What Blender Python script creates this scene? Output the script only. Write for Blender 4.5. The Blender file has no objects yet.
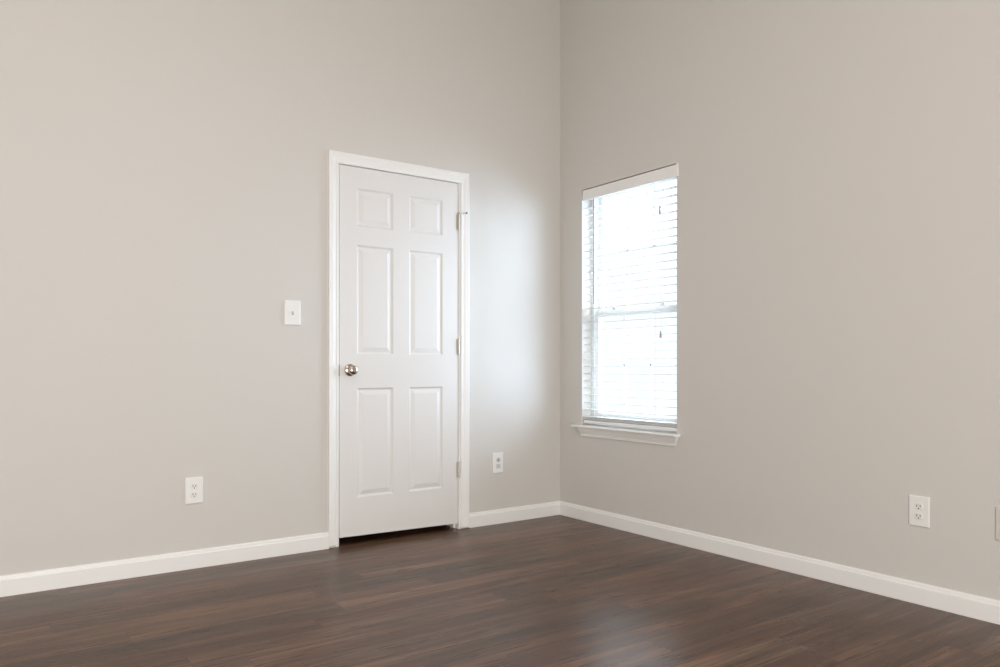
import bpy, bmesh, math, random
from mathutils import Vector, Matrix
random.seed(7)
S = bpy.context.scene
COL = S.collection

# ------------------------------------------------------------------ camera
cam_d = bpy.data.cameras.new('camera')
cam_d.sensor_width = 36.0
cam_d.lens = 36.0 * 756.86 / 1000.0
cam_d.shift_y = (365.667 - 333.5) / 1000.0
cam_d.clip_start = 0.02
cam = bpy.data.objects.new('camera', cam_d)
cam.location = (-3.1443, -3.771, 0.96)
cam.rotation_euler = (math.pi / 2, 0, -0.6156)
COL.objects.link(cam)
S.camera = cam

# ------------------------------------------------------------------ exposure
S.view_settings.view_transform = 'Standard'
S.view_settings.look = 'None'
S.view_settings.gamma = 1.0
S.view_settings.use_curve_mapping = False
S.view_settings.exposure = 0.0

# ------------------------------------------------------------------ sky: bright overcast daylight
W = bpy.data.worlds.new('overcast_sky')
S.world = W
W.use_nodes = True
wn = W.node_tree.nodes
wb = wn['Background']
wl = W.node_tree.links
w_tc = wn.new('ShaderNodeTexCoord')
w_sep = wn.new('ShaderNodeSeparateXYZ')
w_ramp = wn.new('ShaderNodeMapRange')          # overcast sky: dim at the horizon, brighter overhead
w_ramp.interpolation_type = 'SMOOTHSTEP'
w_ramp.inputs[1].default_value, w_ramp.inputs[2].default_value = 0.10, 0.42
w_ramp.inputs[3].default_value, w_ramp.inputs[4].default_value = 1.30, 8.5
wl.new(w_tc.outputs['Generated'], w_sep.inputs[0])
wl.new(w_sep.outputs[2], w_ramp.inputs[0])
wl.new(w_ramp.outputs[0], wb.inputs['Strength'])
wb.inputs['Color'].default_value = (0.86, 0.94, 1.0, 1)

# ------------------------------------------------------------------ window portal and two added fill lamps out of view
def area(name, loc, rot, sx, sy, power, color, portal=False):
    d = bpy.data.lights.new(name, 'AREA')
    d.shape = 'RECTANGLE'
    d.size, d.size_y = sx, sy
    d.energy = power
    d.color = color
    o = bpy.data.objects.new(name, d)
    o.location = loc
    o.rotation_euler = rot
    COL.objects.link(o)
    if portal:
        d.cycles.is_portal = True
    return o
area('daylight_portal', (0.17, -0.596, 1.32), (0, math.radians(90), 0), 1.5, 0.8, 1.0, (1, 1, 1), True)
area('fill_light_behind', (-3.4, -5.52, 0.75), (math.radians(90), 0, 0), 3.0, 1.3, 142.0, (1.0, 0.980, 0.935))  # added soft fill from behind the camera, no known source
area('fill_light_above', (-2.7, -2.9, 3.66), (0, 0, 0), 0.9, 0.9, 36.0, (1.0, 0.93, 0.98))  # added overhead fill, stands for no known fixture

# low hazy sun raking in through the window onto the door wall
sd = bpy.data.lights.new('hazy_sun', 'SUN')
sd.energy = 12.0
sd.color = (0.63, 0.78, 1.0)
sd.angle = math.radians(60)
so = bpy.data.objects.new('hazy_sun', sd)
so.rotation_euler = Vector((-1.55, 1.0, -0.13)).to_track_quat('-Z', 'Y').to_euler()
COL.objects.link(so)

# ------------------------------------------------------------------ materials
def mat(name, color, rough=0.5, metal=0.0, spec=0.5, bump=0.0, bscale=300.0):
    m = bpy.data.materials.new(name)
    m.use_nodes = True
    n, l = m.node_tree.nodes, m.node_tree.links
    p = n['Principled BSDF']
    p.inputs['Base Color'].default_value = (*color, 1)
    p.inputs['Roughness'].default_value = rough
    p.inputs['Metallic'].default_value = metal
    p.inputs['Specular IOR Level'].default_value = spec
    if bump:
        tc = n.new('ShaderNodeTexCoord')
        no = n.new('ShaderNodeTexNoise')
        no.inputs['Scale'].default_value = bscale
        no.inputs['Detail'].default_value = 3
        b = n.new('ShaderNodeBump')
        b.inputs['Strength'].default_value = bump
        b.inputs['Distance'].default_value = 0.002
        l.new(tc.outputs['Object'], no.inputs['Vector'])
        l.new(no.outputs['Fac'], b.inputs['Height'])
        l.new(b.outputs['Normal'], p.inputs['Normal'])
    return m

M_wall = mat('greige_wall_paint', (0.660, 0.638, 0.602), 0.62, spec=0.35, bump=0.12, bscale=160)
M_ceil = mat('white_ceiling_paint', (0.80, 0.79, 0.77), 0.9)
M_trim = mat('white_semigloss_trim', (0.88, 0.875, 0.855), 0.38, bump=0.03, bscale=60)
M_door = mat('white_door_paint', (0.775, 0.760, 0.738), 0.42, bump=0.06, bscale=90)
M_vinyl = mat('white_window_vinyl', (0.80, 0.82, 0.83), 0.4)
M_blind = mat('white_blind_slat', (0.84, 0.84, 0.83), 0.45)
M_val = mat('white_blind_valance', (0.88, 0.87, 0.85), 0.45, bump=0.04, bscale=40)
M_cord = mat('white_blind_cord', (0.78, 0.78, 0.77), 0.8)
M_tassel = mat('grey_cord_tassel', (0.42, 0.42, 0.42), 0.5)
M_wand = mat('clear_grey_wand', (0.42, 0.425, 0.44), 0.35)
M_plate = mat('white_plastic_plate', (0.86, 0.86, 0.84), 0.32)
M_recept = mat('white_plastic_receptacle', (0.83, 0.82, 0.79), 0.3)
M_slot = mat('dark_slot', (0.02, 0.018, 0.015), 0.7)
M_port = mat('grey_port_plastic', (0.60, 0.60, 0.58), 0.4)
M_pport = mat('dark_port', (0.26, 0.26, 0.25), 0.5)
M_blank = mat('wall_coloured_plate', (0.650, 0.622, 0.570), 0.5)
M_nickel = mat('satin_nickel', (0.60, 0.52, 0.45), 0.20, metal=1.0, bump=0.03, bscale=400)
M_hinge = mat('painted_over_hinge_metal', (0.62, 0.59, 0.54), 0.35, metal=0.6, bump=0.2, bscale=250)
M_rubber = mat('grey_rubber', (0.22, 0.21, 0.2), 0.6)
M_dark = mat('light_block_dark', (0.25, 0.24, 0.23), 0.9)  # dark colour for the added light-blocking box behind the door
M_screw = mat('steel_screw', (0.6, 0.6, 0.58), 0.3, metal=1.0)

def glass_mat():
    m = bpy.data.materials.new('window_glass')
    m.use_nodes = True
    n, l = m.node_tree.nodes, m.node_tree.links
    n.remove(n['Principled BSDF'])
    out = n['Material Output']
    tr = n.new('ShaderNodeBsdfTransparent'); tr.inputs['Color'].default_value = (0.96, 0.98, 0.98, 1)
    gl = n.new('ShaderNodeBsdfGlossy'); gl.inputs['Roughness'].default_value = 0.0
    mx = n.new('ShaderNodeMixShader')
    mx.inputs[0].default_value = 0.05
    l.new(tr.outputs[0], mx.inputs[1]); l.new(gl.outputs[0], mx.inputs[2])
    l.new(mx.outputs[0], out.inputs['Surface'])
    return m
M_glass = glass_mat()

def floor_mat():
    m = bpy.data.materials.new('dark_walnut_planks')
    m.use_nodes = True
    n, l = m.node_tree.nodes, m.node_tree.links
    p = n['Principled BSDF']
    def N(t, **k):
        x = n.new(t)
        for a, b in k.items():
            setattr(x, a, b)
        return x
    def math_(op, a, b=None, c=None):
        x = N('ShaderNodeMath', operation=op)
        for i, v in enumerate((a, b, c)):
            if v is None: continue
            if isinstance(v, (int, float)): x.inputs[i].default_value = v
            else: l.new(v, x.inputs[i])
        return x.outputs[0]
    tone = N('ShaderNodeAttribute', attribute_name='tone').outputs['Fac']
    warm = N('ShaderNodeAttribute', attribute_name='warmth').outputs['Fac']
    seed = N('ShaderNodeAttribute', attribute_name='grain_seed').outputs['Fac']
    geo = N('ShaderNodeTexCoord').outputs['Object']
    sep = N('ShaderNodeSeparateXYZ'); l.new(geo, sep.inputs[0])
    def grain(sx, sy, scale, detail, rough, dist=0.0):
        cb = N('ShaderNodeCombineXYZ')
        l.new(math_('MULTIPLY', sep.outputs[0], sx), cb.inputs[0])
        l.new(math_('MULTIPLY', sep.outputs[1], sy), cb.inputs[1])
        l.new(seed, cb.inputs[2])
        no = N('ShaderNodeTexNoise')
        no.inputs['Scale'].default_value = scale
        no.inputs['Detail'].default_value = detail
        no.inputs['Roughness'].default_value = rough
        no.inputs['Distortion'].default_value = dist
        l.new(cb.outputs[0], no.inputs['Vector'])
        return no.outputs['Fac']
    g1 = grain(1.3, 16.0, 1.0, 4, 0.55, 0.6)      # broad cathedral bands
    g2 = grain(3.0, 90.0, 1.0, 5, 0.6, 0.2)       # fine streaks
    g3 = grain(9.0, 260.0, 1.0, 2, 0.6)           # pores
    v = math_('ADD', math_('MULTIPLY', math_('SUBTRACT', g1, 0.5), 1.3), math_('MULTIPLY', math_('SUBTRACT', g2, 0.5), 1.0))
    v = math_('ADD', v, math_('MULTIPLY', math_('SUBTRACT', g3, 0.5), 0.35))
    v = math_('ADD', v, math_('MULTIPLY', math_('SUBTRACT', tone, 0.5), 0.30))
    v = math_('ADD', v, 0.5)
    ramp = N('ShaderNodeValToRGB')
    e = ramp.color_ramp.elements
    e[0].position, e[0].color = 0.10, (0.044, 0.021, 0.012, 1)
    e[1].position, e[1].color = 0.92, (0.225, 0.128, 0.080, 1)
    mid = ramp.color_ramp.elements.new(0.5); mid.color = (0.100, 0.053, 0.031, 1)
    l.new(v, ramp.inputs[0])
    tint = N('ShaderNodeMix', data_type='RGBA', blend_type='MULTIPLY')
    tint.inputs[0].default_value = 1.0
    tr = N('ShaderNodeValToRGB')
    tr.color_ramp.elements[0].color = (0.93, 1.0, 1.02, 1)
    tr.color_ramp.elements[1].color = (1.10, 0.98, 0.93, 1)
    l.new(warm, tr.inputs[0])
    l.new(ramp.outputs[0], tint.inputs[6]); l.new(tr.outputs[0], tint.inputs[7])
    # joints between boards, from each board's own coordinates in metres
    uv = N('ShaderNodeUVMap', uv_map='board').outputs[0]
    su = N('ShaderNodeSeparateXYZ'); l.new(uv, su.inputs[0])
    uv2 = N('ShaderNodeUVMap', uv_map='board_far').outputs[0]
    su2 = N('ShaderNodeSeparateXYZ'); l.new(uv2, su2.inputs[0])
    d = math_('MINIMUM', math_('MINIMUM', su.outputs[0], su.outputs[1]), math_('MINIMUM', su2.outputs[0], su2.outputs[1]))
    mr = N('ShaderNodeMapRange'); mr.inputs[1].default_value = 0.0006; mr.inputs[2].default_value = 0.0020
    mr.inputs[3].default_value = 0.45; mr.inputs[4].default_value = 1.0
    l.new(d, mr.inputs[0])
    mul = N('ShaderNodeMix', data_type='RGBA', blend_type='MULTIPLY')
    mul.inputs[0].default_value = 1.0
    l.new(tint.outputs[2], mul.inputs[6]); l.new(mr.outputs[0], mul.inputs[7])
    l.new(mul.outputs[2], p.inputs['Base Color'])
    rr = N('ShaderNodeMapRange'); rr.inputs[1].default_value = 0.3; rr.inputs[2].default_value = 0.7
    rr.inputs[3].default_value = 0.25; rr.inputs[4].default_value = 0.36
    l.new(g2, rr.inputs[0]); l.new(rr.outputs[0], p.inputs['Roughness'])
    p.inputs['Specular IOR Level'].default_value = 0.26
    b = N('ShaderNodeBump'); b.inputs['Strength'].default_value = 0.07; b.inputs['Distance'].default_value = 0.002
    hb = math_('ADD', math_('MULTIPLY', g2, 0.5), math_('MULTIPLY', mr.outputs[0], 0.6))
    l.new(hb, b.inputs['Height']); l.new(b.outputs['Normal'], p.inputs['Normal'])
    return m
M_floor = floor_mat()

# ------------------------------------------------------------------ mesh helpers
def box(bm, x0, x1, y0, y1, z0, z1, bev=0.0, seg=2):
    vs = [bm.verts.new(c) for c in ((x0,y0,z0),(x1,y0,z0),(x1,y1,z0),(x0,y1,z0),(x0,y0,z1),(x1,y0,z1),(x1,y1,z1),(x0,y1,z1))]
    fs = [bm.faces.new([vs[i] for i in f]) for f in ((3,2,1,0),(4,5,6,7),(0,1,5,4),(1,2,6,5),(2,3,7,6),(3,0,4,7))]
    if bev:
        es = {e for f in fs for e in f.edges}
        bmesh.ops.bevel(bm, geom=list(es), offset=bev, segments=seg, profile=0.5, affect='EDGES')

def sweep(bm, rings):
    """rings: lists of points, same length, closed profiles; caps both ends."""
    vr = [[bm.verts.new(p) for p in r] for r in rings]
    n = len(vr[0])
    for i in range(len(vr) - 1):
        for j in range(n):
            k = (j + 1) % n
            bm.faces.new((vr[i][j], vr[i][k], vr[i+1][k], vr[i+1][j]))
    bm.faces.new(list(reversed(vr[0])))
    bm.faces.new(vr[-1])

def lathe(bm, prof, origin, axis, seg=32):
    """prof: [(distance along axis, radius)]"""
    axis = Vector(axis).normalized()
    t = Vector((0, 0, 1)) if abs(axis.z) < 0.9 else Vector((1, 0, 0))
    u = axis.cross(t).normalized(); w = axis.cross(u)
    o = Vector(origin)
    rings = []
    for a, r in prof:
        if r < 1e-6:
            rings.append([bm.verts.new(o + axis * a)])
        else:
            rings.append([bm.verts.new(o + axis * a + (u * math.cos(2*math.pi*i/seg) + w * math.sin(2*math.pi*i/seg)) * r) for i in range(seg)])
    for A, B in zip(rings, rings[1:]):
        for i in range(seg):
            j = (i + 1) % seg
            if len(A) == 1 and len(B) == 1: continue
            if len(A) == 1: bm.faces.new((A[0], B[j], B[i]))
            elif len(B) == 1: bm.faces.new((A[i], A[j], B[0]))
            else: bm.faces.new((A[i], A[j], B[j], B[i]))
    for R in (rings[0], rings[-1]):
        if len(R) > 1: bm.faces.new(R)

def tube(bm, a, b, r, seg=10):
    a, b = Vector(a), Vector(b)
    lathe(bm, [(0, r), ((b - a).length, r)], a, b - a, seg)

def link(name, bm, material, parent=None, smooth=False):
    bmesh.ops.recalc_face_normals(bm, faces=bm.faces)
    me = bpy.data.meshes.new(name)
    bm.to_mesh(me); bm.free()
    me.materials.append(material)
    if smooth:
        me.polygons.foreach_set('use_smooth', [True] * len(me.polygons))
        me.set_sharp_from_angle(angle=math.radians(38))
    o = bpy.data.objects.new(name, me)
    COL.objects.link(o)
    if parent is not None:
        o.parent = parent
        o.matrix_parent_inverse = parent.matrix_basis.inverted()
    return o

def tag(o, label, cat, kind=None, group=None):
    o['label'] = label; o['category'] = cat
    if kind: o['kind'] = kind
    if group: o['group'] = group
    return o

def empty(name, loc, parent=None):
    o = bpy.data.objects.new(name, None)
    o.location = loc; o.empty_display_size = 0.05
    COL.objects.link(o)
    if parent is not None:
        o.parent = parent
        o.matrix_parent_inverse = parent.matrix_basis.inverted()
    return o

# ------------------------------------------------------------------ room
XL, YF, ZC, TH = -5.3, -5.6, 3.75, 0.14        # left wall, front wall, ceiling height, wall thickness
DX0, DX1, DZ = -1.5415, -0.763, 2.0495         # rough door opening in the back wall
WY0, WY1, WZ0, WZ1 = -0.9813, -0.2114, 0.572, 2.0560   # window opening in the right wall

def wall_with_hole(f, u0, u1, z0, z1, hu0, hu1, hz0, hz1, thick):
    """f(u, depth, z) -> point; one mesh with a rectangular opening and its reveals."""
    bm = bmesh.new()
    us, zs = [u0, hu0, hu1, u1], [z0, hz0, hz1, z1]
    V = {}
    def v(i, d, k):
        if (i, d, k) not in V: V[i, d, k] = bm.verts.new(f(us[i], d, zs[k]))
        return V[i, d, k]
    for d in (0.0, thick):
        for i in range(3):
            for k in range(3):
                if (i, k) == (1, 1) or zs[k] == zs[k+1]: continue
                bm.faces.new((v(i,d,k), v(i+1,d,k), v(i+1,d,k+1), v(i,d,k+1)))
    def side(a, b): bm.faces.new((v(a[0],0.0,a[1]), v(b[0],0.0,b[1]), v(b[0],thick,b[1]), v(a[0],thick,a[1])))
    ring = [(1,1),(2,1),(2,2),(1,2)]
    for a, b in zip(ring, ring[1:] + ring[:1]): side(a, b)
    for i in range(3): side((i,0),(i+1,0)); side((i,3),(i+1,3))
    for k in range(3): side((0,k),(0,k+1)); side((3,k),(3,k+1))
    return bm

bm = wall_with_hole(lambda u, d, z: (u, d, z), XL, 0.0, -0.1, ZC, DX0, DX1, -0.0001, DZ, TH)
tag(link('wall_back', bm, M_wall), 'greige painted wall with the white six-panel door', 'wall', 'structure')
bm = wall_with_hole(lambda u, d, z: (d, u, z), YF, TH, -0.1, ZC, WY0, WY1, WZ0, WZ1, TH)
tag(link('wall_right', bm, M_wall), 'greige painted wall with the blind-covered window', 'wall', 'structure')
bm = bmesh.new(); box(bm, XL - TH, XL, YF, TH, -0.1, ZC)
tag(link('wall_left', bm, M_wall), 'greige wall on the far side of the camera', 'wall', 'structure')
bm = bmesh.new(); box(bm, XL - TH, TH, YF - TH, YF, -0.1, ZC)
tag(link('wall_front', bm, M_wall), 'greige wall behind the camera', 'wall', 'structure')
bm = bmesh.new(); box(bm, XL - TH, TH, YF - TH, TH, ZC, ZC + 0.1)
tag(link('ceiling', bm, M_ceil), 'white painted high ceiling above the room', 'ceiling', 'structure')
# unseen frame ring added around the fill lamp behind the camera
bm = bmesh.new()
for a, b, c, d in ((-4.97, -4.90, 0.03, 1.47), (-1.90, -1.83, 0.03, 1.47), (-4.90, -1.90, 0.03, 0.10), (-4.90, -1.90, 1.40, 1.47)):
    box(bm, a, b, YF + 0.0002, YF + 0.06, c, d, 0.003)
tag(link('fill_light_frame', bm, M_trim), 'white frame added around the fill lamp behind the camera', 'window', 'structure')
# unseen dark box added behind the door to keep daylight out of the gap
bm = bmesh.new()
box(bm, -1.9, -1.86, TH, 1.0, -0.1, 2.4); box(bm, -0.45, -0.41, TH, 1.0, -0.1, 2.4)
box(bm, -1.9, -0.41, 1.0, 1.04, -0.1, 2.4); box(bm, -1.9, -0.41, TH, 1.04, 2.4, 2.44)
tag(link('doorway_light_block', bm, M_dark), 'added dark box behind the white door, blocking outside light', 'wall', 'structure')

# floor: boards laid side by side, each with its own tone
def make_floor():
    bm = bmesh.new()
    tone = bm.faces.layers.float.new('tone'); warm = bm.faces.layers.float.new('warmth'); seed = bm.faces.layers.float.new('grain_seed')
    uv = bm.loops.layers.uv.new('board'); uv2 = bm.loops.layers.uv.new('board_far')
    w, y_ref, L = 0.1273, -1.262, 1.219
    rnd = random.Random(21)
    ymin, ymax, xmin, xmax = YF, 1.0, XL, 0.0
    k0 = math.floor((ymin - y_ref) / w); k1 = math.ceil((ymax - y_ref) / w)
    fixed = {0: (-1.33, 0.20, 0.72), -6: (-1.20, 0.15, 0.6), 3: (-2.67, 0.72, 0.42)}   # row -> end joint x, tone after it, tone before it
    for k in range(k0, k1):
        ya, yb = max(ymin, y_ref + k * w), min(ymax, y_ref + (k + 1) * w)
        off = rnd.uniform(0, L)
        if k in fixed: off = (fixed[k][0] - xmin) % L
        xs = [xmin]; x = xmin + off
        if x - xmin < 0.08: x += L
        while x < xmax - 0.08:
            xs.append(x); x += L
        xs.append(xmax)
        for i in range(len(xs) - 1):
            a, b = xs[i], xs[i + 1]
            f = bm.faces.new([bm.verts.new(c) for c in ((a, ya, 0), (b, ya, 0), (b, yb, 0), (a, yb, 0))])
            t = min(1, max(0, rnd.gauss(0.5, 0.22)))
            if k in fixed:
                if abs(a - fixed[k][0]) < 0.02: t = fixed[k][1]
                if abs(b - fixed[k][0]) < 0.02: t = fixed[k][2]
            f[tone] = t; f[warm] = rnd.random(); f[seed] = rnd.uniform(0, 60)
            for lp in f.loops:
                c = lp.vert.co
                lp[uv].uv = (c.x - a, c.y - ya); lp[uv2].uv = (b - c.x, yb - c.y)
    # underside
    bm.faces.new([bm.verts.new(c) for c in ((xmin, ymax, -0.1), (xmax, ymax, -0.1), (xmax, ymin, -0.1), (xmin, ymin, -0.1))])
    me = bpy.data.meshes.new('floor'); bm.to_mesh(me); bm.free()
    me.materials.append(M_floor)
    o = bpy.data.objects.new('floor', me); COL.objects.link(o)
    return o
tag(make_floor(), 'dark brown wood plank floor with soft window reflection', 'floor', 'structure')

# ------------------------------------------------------------------ baseboards
BH = 0.0855
BPROF = [(0, 0), (0.0135, 0), (0.0135, 0.066), (0.0125, 0.0685), (0.0095, 0.0705), (0.0090, 0.075), (0.0080, 0.080), (0.0055, 0.084), (0.002, BH), (0, BH)]
def base_back(name, x0, x1, label, m1=0.0):
    bm = bmesh.new()
    sweep(bm, [[(x0, -t, z) for t, z in BPROF], [(x1 - m1 * t, -t, z) for t, z in BPROF]])
    return tag(link(name, bm, M_trim), label, 'baseboard', 'structure')
CX0, CX1 = -1.5850, -0.7085     # outer edges of the door casing
base_back('baseboard_back', XL, CX0, 'white baseboard running from the door casing under the switch and outlet')
base_back('baseboard_back.001', CX1, 0.0, 'short white baseboard between the door casing and the room corner', 1.0)
bm = bmesh.new()
sweep(bm, [[(-t, YF, z) for t, z in BPROF], [(-t, -t, z) for t, z in BPROF]])
tag(link('baseboard_right', bm, M_trim), 'long white baseboard along the window wall', 'baseboard', 'structure')

# ------------------------------------------------------------------ door casing and jamb
CPROF = [(0, 0), (0.0, 0.0085), (0.003, 0.0105), (0.010, 0.0110), (0.0125, 0.0090), (0.0165, 0.0092), (0.027, 0.0125), (0.036, 0.0150), (0.0405, 0.0135), (0.0425, 0.0150), (0.0500, 0.0165), (0.0540, 0.0150), (0.055, 0.0125), (0.055, 0)]
CI0, CI1, CIT = CX0 + 0.055, CX1 - 0.055, 2.0325
CTS = 0.061 / 0.055
bm = bmesh.new()
zb = 0.013
sweep(bm, [[(CI0 - u, -t, zb) for u, t in CPROF], [(CI0 - u, -t, CIT + u * CTS) for u, t in CPROF],
           [(CI1 + u, -t, CIT + u * CTS) for u, t in CPROF], [(CI1 + u, -t, 0.009) for u, t in CPROF]])
casing = tag(link('trim_1', bm, M_trim), 'white moulded casing framing the six-panel door', 'door casing', 'structure')
JX0, JX1, JT = -1.5240, -0.7755, 2.0320
bm = bmesh.new()
sweep(bm, [[(JX0, 0, 0), (DX0, 0, 0), (DX0, TH, 0), (JX0, TH, 0)],
           [(JX0, 0, JT), (DX0, 0, DZ), (DX0, TH, DZ), (JX0, TH, JT)],
           [(JX1, 0, JT), (DX1, 0, DZ), (DX1, TH, DZ), (JX1, TH, JT)],
           [(JX1, 0, 0), (DX1, 0, 0), (DX1, TH, 0), (JX1, TH, 0)]])
link('door_jamb', bm, M_trim, casing)
bm = bmesh.new()
sweep(bm, [[(JX0, 0.040, 0), (JX0 + 0.011, 0.040, 0), (JX0 + 0.011, 0.075, 0), (JX0, 0.075, 0)],
           [(JX0, 0.040, JT), (JX0 + 0.011, 0.040, JT - 0.011), (JX0 + 0.011, 0.075, JT - 0.011), (JX0, 0.075, JT)],
           [(JX1, 0.040, JT), (JX1 - 0.011, 0.040, JT - 0.011), (JX1 - 0.011, 0.075, JT - 0.011), (JX1, 0.075, JT)],
           [(JX1, 0.040, 0), (JX1 - 0.011, 0.040, 0), (JX1 - 0.011, 0.075, 0), (JX1, 0.075, 0)]])
link('stop_moulding', bm, M_trim, casing)

# ------------------------------------------------------------------ door
SX0, SX1, SZ1 = -1.5200, -0.7800, 2.0285
SZL, SZR = 0.0455, 0.0345
def make_door():
    bm = bmesh.new()
    px = [(-1.4200, -1.2005), (-1.1020, -0.8830)]
    pz = [(0.2500, 0.8400), (1.0210, 1.6110), (1.7120, 1.9170)]
    xs = [SX0, px[0][0], px[0][1], px[1][0], px[1][1], SX1]
    zs = [0.04, pz[0][0], pz[0][1], pz[1][0], pz[1][1], pz[2][0], pz[2][1], SZ1]
    Y0, Y1 = 0.001, 0.036
    def zz(i, k):
        if k == 0: return SZL + (SZR - SZL) * (xs[i] - SX0) / (SX1 - SX0)
        return zs[k]
    for (Y, s) in ((Y0, 1), (Y1, -1)):
        V = {}
        for i in range(6):
            for k in range(8): V[i, k] = bm.verts.new((xs[i], Y, zz(i, k)))
        for i in range(5):
            for k in range(7):
                q = [V[i, k], V[i+1, k], V[i+1, k+1], V[i, k+1]]
                if i in (1, 3) and k in (1, 3, 5):
                    x0, x1, z0, z1 = xs[i], xs[i+1], zs[k], zs[k+1]
                    prev = q
                    for ins, dep in ((0.0025, 0.0012), (0.0075, 0.0062), (0.0105, 0.0078), (0.0150, 0.0080), (0.0190, 0.0068), (0.0340, 0.0026), (0.0375, 0.0018)):
                        cur = [bm.verts.new((a, Y + s * dep, b)) for a, b in ((x0+ins, z0+ins), (x1-ins, z0+ins), (x1-ins, z1-ins), (x0+ins, z1-ins))]
                        for j in range(4):
                            bm.faces.new((prev[j], prev[(j+1) % 4], cur[(j+1) % 4], cur[j]))
                        prev = cur
                    bm.faces.new(prev)
                else:
                    bm.faces.new(q)
        if s == 1: F = V
    # edges
    def e(a, b, c, d): bm.faces.new((F[a], F[b], V[b], V[a]))
    for i in range(5):
        e((i, 0), (i+1, 0), 0, 0); e((i, 7), (i+1, 7), 0, 0)
    for k in range(7):
        e((0, k), (0, k+1), 0, 0); e((5, k), (5, k+1), 0, 0)
    return link('door_1', bm, M_door)
door = tag(make_door(), 'white six-panel door with nickel knob, closed in its casing', 'door', 'structure')

KX, KZ = -1.4600, 0.9360
bm = bmesh.new()
lathe(bm, [(0.012, 0.0115), (0.021, 0.0115), (0.024, 0.013), (0.0265, 0.0185), (0.030, 0.0225), (0.036, 0.0255), (0.042, 0.0260), (0.047, 0.0248), (0.0515, 0.0210), (0.0545, 0.015), (0.056, 0.007), (0.0563, 0)], (KX, 0.001, KZ), (0, -1, 0), 40)
knob = link('door_knob', bm, M_nickel, door, True)
knob['label'] = 'round satin nickel door knob'
bm = bmesh.new()
lathe(bm, [(0.0002, 0.0330), (0.004, 0.0330), (0.0075, 0.0305), (0.010, 0.0250), (0.0125, 0.0170), (0.0135, 0.0125), (0.0137, 0)], (KX, 0.001, KZ), (0, -1, 0), 40)
link('rose', bm, M_nickel, knob, True)
# latch plate on the door's edge, seen as a dark sliver in the gap
bm = bmesh.new(); box(bm, SX0 - 0.0036, SX0 + 0.0004, 0.0005, 0.030, KZ - 0.030, KZ + 0.030, 0.0006)
lp = link('latch_plate', bm, M_slot, door); lp['label'] = 'dark latch plate on the door edge'

def hinge(zc, pin_stop=False):
    h = empty('hinge', (SX1 + 0.0015, 0.0, zc), door)
    x, y = SX1 + 0.0035, -0.0055
    bm = bmesh.new()
    H = 0.089
    for j in range(5):
        a = zc - H/2 + j * H/5
        lathe(bm, [(0.0006, 0.0050), (0.0012, 0.0056), (H/5 - 0.0012, 0.0056), (H/5 - 0.0006, 0.0050)], (x, y, a), (0, 0, 1), 16)
    link('knuckle', bm, M_hinge, h, True)
    bm = bmesh.new()
    lathe(bm, [(-0.003, 0), (-0.003, 0.0035), (0.0, 0.0045), (H, 0.0045), (H + 0.001, 0.0058), (H + 0.004, 0.0050), (H + 0.005, 0)], (x, y, zc - H/2), (0, 0, 1), 16)
    link('hinge_pin', bm, M_hinge, h, True)
    bm = bmesh.new()
    box(bm, x - 0.0135, x + 0.0005, -0.0012, 0.0025, zc - H/2, zc + H/2, 0.0005)
    link('hinge_leaf', bm, M_hinge, h)
    if pin_stop:
        st = empty('hinge_pin_stop', (x, y, zc + H/2 + 0.006), h)
        z = zc + H/2 + 0.0075
        bm = bmesh.new()
        lathe(bm, [(-0.003, 0.0085), (0.003, 0.0085)], (x, y, z), (0, 0, 1), 20)
        box(bm, x - 0.004, x + 0.014, y - 0.0045, y + 0.0035, z - 0.003, z + 0.003, 0.001)
        link('stop_body', bm, M_hinge, st, True)
        bm = bmesh.new()
        tube(bm, (x + 0.010, y - 0.002, z), (x + 0.040, y - 0.016, z + 0.003), 0.0028, 12)
        rod = link('stop_rod', bm, M_screw, st, True)
        bm = bmesh.new()
        a, b = Vector((x + 0.010, y - 0.002, z)), Vector((x + 0.040, y - 0.016, z + 0.003))
        dr = (b - a).normalized()
        lathe(bm, [(0, 0.0030), (0.001, 0.0055), (0.008, 0.0060), (0.010, 0.0045), (0.0102, 0)], b - dr * 0.002, dr, 16)
        link('stop_bumper', bm, M_rubber, st, True)
    return h
hinge(1.803, True); hinge(1.071); hinge(0.349)

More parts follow.
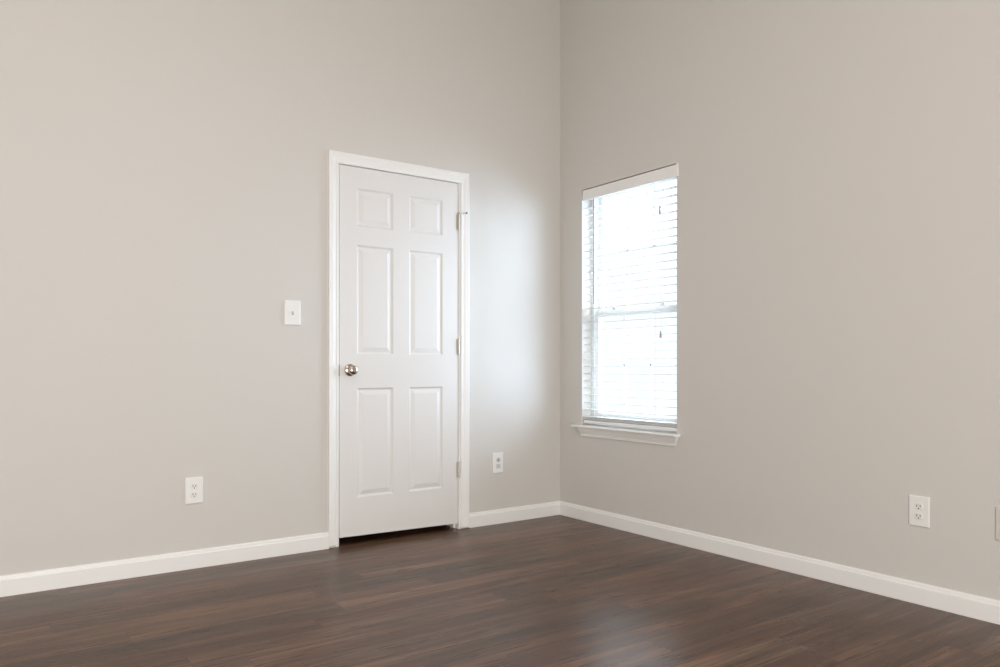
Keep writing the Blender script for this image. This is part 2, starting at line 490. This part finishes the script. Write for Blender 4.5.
# ------------------------------------------------------------------ window
win = tag(empty('window_1', (0.06, (WY0 + WY1) / 2, WZ0)), 'white single-hung window glowing with daylight behind the blind', 'window', 'structure')
FT = 0.030
def ring_yz(bm, x0, x1, y0, y1, z0, z1, ty, tz0, tz1):
    box(bm, x0, x1, y0, y0 + ty, z0, z1, 0.0015); box(bm, x0, x1, y1 - ty, y1, z0, z1, 0.0015)
    box(bm, x0, x1, y0 + ty, y1 - ty, z0, z0 + tz0, 0.0015); box(bm, x0, x1, y0 + ty, y1 - ty, z1 - tz1, z1, 0.0015)
bm = bmesh.new(); ring_yz(bm, 0.075, 0.139, WY0 + 0.001, WY1 - 0.001, WZ0 + 0.02, WZ1 - 0.001, FT, 0.03, FT)
link('window_frame', bm, M_vinyl, win)
def sash(name, x0, x1, z0, z1, bot, top, rows, glassx):
    y0, y1 = WY0 + FT + 0.001, WY1 - FT - 0.001
    bm = bmesh.new(); ring_yz(bm, x0, x1, y0, y1, z0, z1, 0.033, bot, top)
    s = link(name, bm, M_vinyl, win)
    gy0, gy1, gz0, gz1 = y0 + 0.033, y1 - 0.033, z0 + bot, z1 - top
    bm = bmesh.new(); box(bm, glassx, glassx + 0.003, gy0, gy1, gz0, gz1)
    link('pane', bm, M_glass, s)
    bm = bmesh.new()
    for j in (1, 2):
        y = gy0 + (gy1 - gy0) * j / 3; box(bm, glassx - 0.006, glassx - 0.0005, y - 0.008, y + 0.008, gz0, gz1, 0.001)
    for j in range(1, rows):
        z = gz0 + (gz1 - gz0) * j / rows; box(bm, glassx - 0.006, glassx - 0.0005, gy0, gy1, z - 0.007, z + 0.007, 0.001)
    link('muntin_grid', bm, M_vinyl, s)
    return s
up = sash('upper_sash', 0.112, 0.135, 1.265, WZ1 - FT - 0.001, 0.036, 0.018, 2, 0.124)
lo = sash('lower_sash', 0.082, 0.110, WZ0 + 0.051, 1.302, 0.045, 0.045, 2, 0.097)
for yl in (-0.4096, -0.8049):
    bm = bmesh.new()
    box(bm, 0.080, 0.104, yl - 0.022, yl + 0.022, 1.3022, 1.309, 0.002)
    lathe(bm, [(0, 0.011), (0.012, 0.011), (0.014, 0.008), (0.0142, 0)], (0.090, yl, 1.309), (0, 0, 1), 16)
    box(bm, 0.072, 0.092, yl - 0.004, yl + 0.006, 1.314, 1.325, 0.002)
    sl = link('sash_lock', bm, M_port, lo, True); sl['label'] = 'small grey cam lock on the meeting rail'
# stool (inside sill board) with horns, and the apron moulding under it
ST = 0.5925
bm = bmesh.new()
SP = [(0.095, ST), (-0.040, ST), (-0.0455, ST - 0.002), (-0.0475, ST - 0.006), (-0.0475, ST - 0.009), (-0.0455, ST - 0.0135), (-0.040, ST - 0.016), (0.095, ST - 0.016)]
def stool():
    def pts(y, lim): return [(min(x, lim), y, z) for x, z in SP]
    ya, yb = -1.0060, -0.1560
    sweep(bm, [pts(WY0 + 0.001, 0.095), pts(WY1 - 0.001, 0.095)])
    sweep(bm, [pts(ya, -0.0002), pts(WY0 + 0.001, -0.0002)])
    sweep(bm, [pts(WY1 - 0.001, -0.0002), pts(yb, -0.0002)])
stool()
link('window_sill', bm, M_trim, win)
bm = bmesh.new()
AP = [(0.0002, ST - 0.016, 0.0), (-0.0260, ST - 0.016, 0.0), (-0.0260, ST - 0.021, 0.0), (-0.0235, ST - 0.024, 0.002), (-0.0220, ST - 0.032, 0.004), (-0.0165, ST - 0.047, 0.010), (-0.0125, ST - 0.052, 0.013), (-0.0125, ST - 0.057, 0.014), (-0.0100, ST - 0.060, 0.016), (-0.0095, ST - 0.067, 0.017), (-0.0070, ST - 0.070, 0.019), (0.0002, ST - 0.070, 0.019)]
sweep(bm, [[(x, -0.9960 + i * 1.2, z) for x, z, i in AP], [(x, -0.1930 - i * 1.1, z) for x, z, i in AP]])
link('sill_apron', bm, M_trim, win)

# ------------------------------------------------------------------ blind
bl = tag(empty('window_blind', (0.03, (WY0 + WY1) / 2, ST)), 'white horizontal slat blind with valance, open in the window recess', 'blind')
BY0, BY1 = WY0 + 0.006, WY1 - 0.012
bm = bmesh.new()
VT, VB = 2.0455, 1.9830
vp = [(0.0, VB), (-0.0095, VB), (-0.0115, VB + 0.002), (-0.0115, VT - 0.002), (-0.0100, VT), (0.0, VT)]
sweep(bm, [[(x - 0.0025, -0.9885, z) for x, z in vp], [(x - 0.0025, -0.2330, z) for x, z in vp]])
link('valance', bm, M_val, bl)
bm = bmesh.new(); box(bm, -0.0145, -0.0003, -0.9965, -0.9886, VB - 0.001, VT + 0.006, 0.001)
link('valance_return', bm, M_val, bl)
bm = bmesh.new(); box(bm, 0.002, 0.058, BY0, BY1, 1.998, 2.050, 0.001)
link('headrail', bm, M_blind, bl)
bm = bmesh.new()
pitch = 0.0446
z = 1.9374 + pitch * 0
zs = []
zz = 1.9374 + 0.0005
while zz > 0.675:
    zs.append(zz); zz -= pitch
def slat(z, tilt=0.03):
    n = 5
    top, bot = [], []
    for i in range(n + 1):
        t = i / n - 0.5
        x = 0.031 + t * 0.050
        zc = z + 0.0018 * (1 - (2*t)**2) + tilt * t * 0.050
        top.append((x, zc + 0.0017)); bot.append((x, zc - 0.0017))
    pr = top + bot[::-1]
    sweep(bm, [[(x, BY0, q) for x, q in pr], [(x, BY1, q) for x, q in pr]])
for q in zs: slat(q)
for q in (0.6300, 0.6365, 0.6435): slat(q, 0.0)      # spare slats resting on the bottom rail
link('slats', bm, M_blind, bl)
bm = bmesh.new(); box(bm, 0.006, 0.056, BY0, BY1, 0.6020, 0.6230, 0.003)
link('bottom_rail', bm, M_blind, bl)
for yc in (-0.3350, -0.8210):
    for xx in (0.0045, 0.0575):
        bm = bmesh.new(); tube(bm, (xx, yc, 0.615), (xx, yc, 1.99), 0.0011, 6)
        link('ladder_cord', bm, M_cord, bl)
bm = bmesh.new()
tube(bm, (-0.004, -0.3235, 1.995), (-0.004, -0.3235, 1.336), 0.0042, 8)
link('tilt_wand', bm, M_wand, bl, True)
for zt, yt in ((1.8200, -0.8616), (1.1320, -0.8675)):
    bm = bmesh.new(); tube(bm, (-0.003, yt, zt + 0.018), (-0.003, yt, 1.99), 0.0009, 6)
    c = link('lift_cord', bm, M_cord, bl)
    bm = bmesh.new()
    lathe(bm, [(0.020, 0), (0.020, 0.0025), (0.012, 0.0045), (-0.014, 0.0070), (-0.018, 0.0060), (-0.018, 0)], (-0.003, yt, zt), (0, 0, 1), 14)
    t = link('tassel', bm, M_tassel, c, True); t['label'] = 'small grey cord tassel'

# ------------------------------------------------------------------ wall plates. Local frame: u along the wall, v up, w out of the wall
def frame_back(x, z):  return lambda u, v, w: Vector((x + u, -w, z + v))
def frame_right(y, z): return lambda u, v, w: Vector((-w, y - u, z + v))
def fbox(bm, F, u0, u1, v0, v1, w0, w1, bev=0.0):
    b2 = bmesh.new(); box(b2, u0, u1, v0, v1, w0, w1, bev)
    m = {}
    for v in b2.verts: m[v] = bm.verts.new(F(*v.co))
    for f in b2.faces: bm.faces.new([m[v] for v in f.verts])
    b2.free()
def plate(name, F, w, h, material, label, cat, group=None):
    root = empty(name, F(0, 0, 0))
    tag(root, label, cat, group=group)
    bm = bmesh.new()
    p = [(-w/2, -h/2), (w/2, -h/2), (w/2, h/2), (-w/2, h/2)]
    rings = []
    for ins, d in ((0.0, 0.0003), (0.0, 0.0030), (0.0012, 0.0048), (0.0040, 0.0062)):
        rings.append([F(a - math.copysign(ins, a), b - math.copysign(ins, b), d) for a, b in p])
    sweep(bm, rings)
    link('cover_plate', bm, material, root)
    return root
def screw(F, v, root, d=0.0062):
    bm = bmesh.new()
    n = (F(0, 0, 1) - F(0, 0, 0))
    lathe(bm, [(0, 0.0034), (0.0008, 0.0030), (0.0012, 0)], F(0, v, d - 0.0002), n, 14)
    link('screw', bm, M_plate, root, True)
def outlet(name, F, w, h, label):
    root = plate(name, F, w, h, M_plate, label, 'outlet')
    for s in (1, -1):
        c = s * 0.0195
        bm = bmesh.new()
        # round face flattened top and bottom
        n = 28; r = 0.0172; ring = []
        for i in range(n):
            a = 2 * math.pi * i / n
            ring.append((r * math.cos(a), max(-0.0143, min(0.0143, r * math.sin(a)))))
        sweep(bm, [[F(a, c + b, 0.0055) for a, b in ring], [F(a, c + b, 0.0076) for a, b in ring], [F(a * 0.95, c + b * 0.95, 0.0083) for a, b in ring]])
        rc = link('receptacle', bm, M_recept, root)
        for (u, hh) in ((-0.0064, 0.0092), (0.0064, 0.0076)):
            bm = bmesh.new(); fbox(bm, F, u - 0.0014, u + 0.0014, c + 0.0030 - hh/2, c + 0.0030 + hh/2, 0.0078, 0.00845)
            k = link('slot', bm, M_slot, rc); k['label'] = 'dark narrow plug slot'
        bm = bmesh.new()
        nn = F(0, 0, 1) - F(0, 0, 0)
        lathe(bm, [(0, 0.0028), (0.0007, 0.0028), (0.00071, 0)], F(0, c - 0.0075, 0.0078), nn, 14)
        k = link('ground_hole', bm, M_slot, rc); k['label'] = 'dark round ground hole'
    screw(F, 0.0, root)
    return root
outlet('wall_outlet', frame_back(-2.2560, 0.3685), 0.0800, 0.1250, 'white duplex outlet low on the door wall, below the light switch')
outlet('wall_outlet.001', frame_right(-2.2555, 0.3730), 0.0810, 0.1230, 'white duplex outlet low on the window wall, away from the corner')

# toggle switch by the door
F = frame_back(-1.7775, 1.2305)
sw = plate('light_switch', F, 0.0850, 0.1270, M_plate, 'white toggle light switch plate on the wall beside the door knob side', 'light switch')
bm = bmesh.new(); fbox(bm, F, -0.0052, 0.0052, -0.0120, 0.0120, 0.0058, 0.0070, 0.0004)
link('toggle_surround', bm, M_recept, sw)
bm = bmesh.new()
sweep(bm, [[F(a, b, 0.0065) for a, b in ((-0.0042, -0.0060), (0.0042, -0.0060), (0.0042, 0.0050), (-0.0042, 0.0050))],
           [F(a, b, 0.0185) for a, b in ((-0.0034, 0.0040), (0.0034, 0.0040), (0.0034, 0.0100), (-0.0034, 0.0100))]])
link('toggle', bm, M_plate, sw)
bm = bmesh.new(); fbox(bm, F, -0.0038, 0.0038, -0.0115, -0.0062, 0.0066, 0.0074)
k = link('toggle_slot', bm, M_pport, sw); k['label'] = 'dark slot below the toggle'
screw(F, 0.030, sw); screw(F, -0.030, sw)

# cable and phone plate near the corner
F = frame_back(-0.4945, 0.3685)
jk = plate('cable_plate', F, 0.0770, 0.1240, M_plate, 'white wall plate with round and square ports between door and corner', 'wall plate')
nn = F(0, 0, 1) - F(0, 0, 0)
bm = bmesh.new()
lathe(bm, [(0, 0.0150), (0.0012, 0.0145), (0.0012, 0.0085), (0.0045, 0.0080), (0.0045, 0)], F(0.001, 0.018, 0.0060), nn, 24)
cx_ = link('round_port', bm, M_port, jk, True); cx_['label'] = 'grey round port'
bm = bmesh.new(); lathe(bm, [(0, 0.0050), (0.0012, 0.0048), (0.0013, 0)], F(0.001, 0.018, 0.0103), nn, 16)
link('port_hole', bm, M_pport, cx_)
bm = bmesh.new(); fbox(bm, F, -0.0140, 0.0150, -0.0330, -0.0060, 0.0058, 0.0072, 0.0006)
sq = link('square_port', bm, M_port, jk); sq['label'] = 'pale grey square port'
screw(F, 0.050, jk); screw(F, -0.050, jk)

# painted-over blank plate at the picture's edge
F = frame_right(-2.5725, 0.3705)
bp = plate('blank_plate', F, 0.0800, 0.1230, M_blank, 'beige wall-coloured blank cover plate low on the window wall beside the white outlet', 'wall plate')
screw(F, 0.042, bp); screw(F, -0.042, bp)
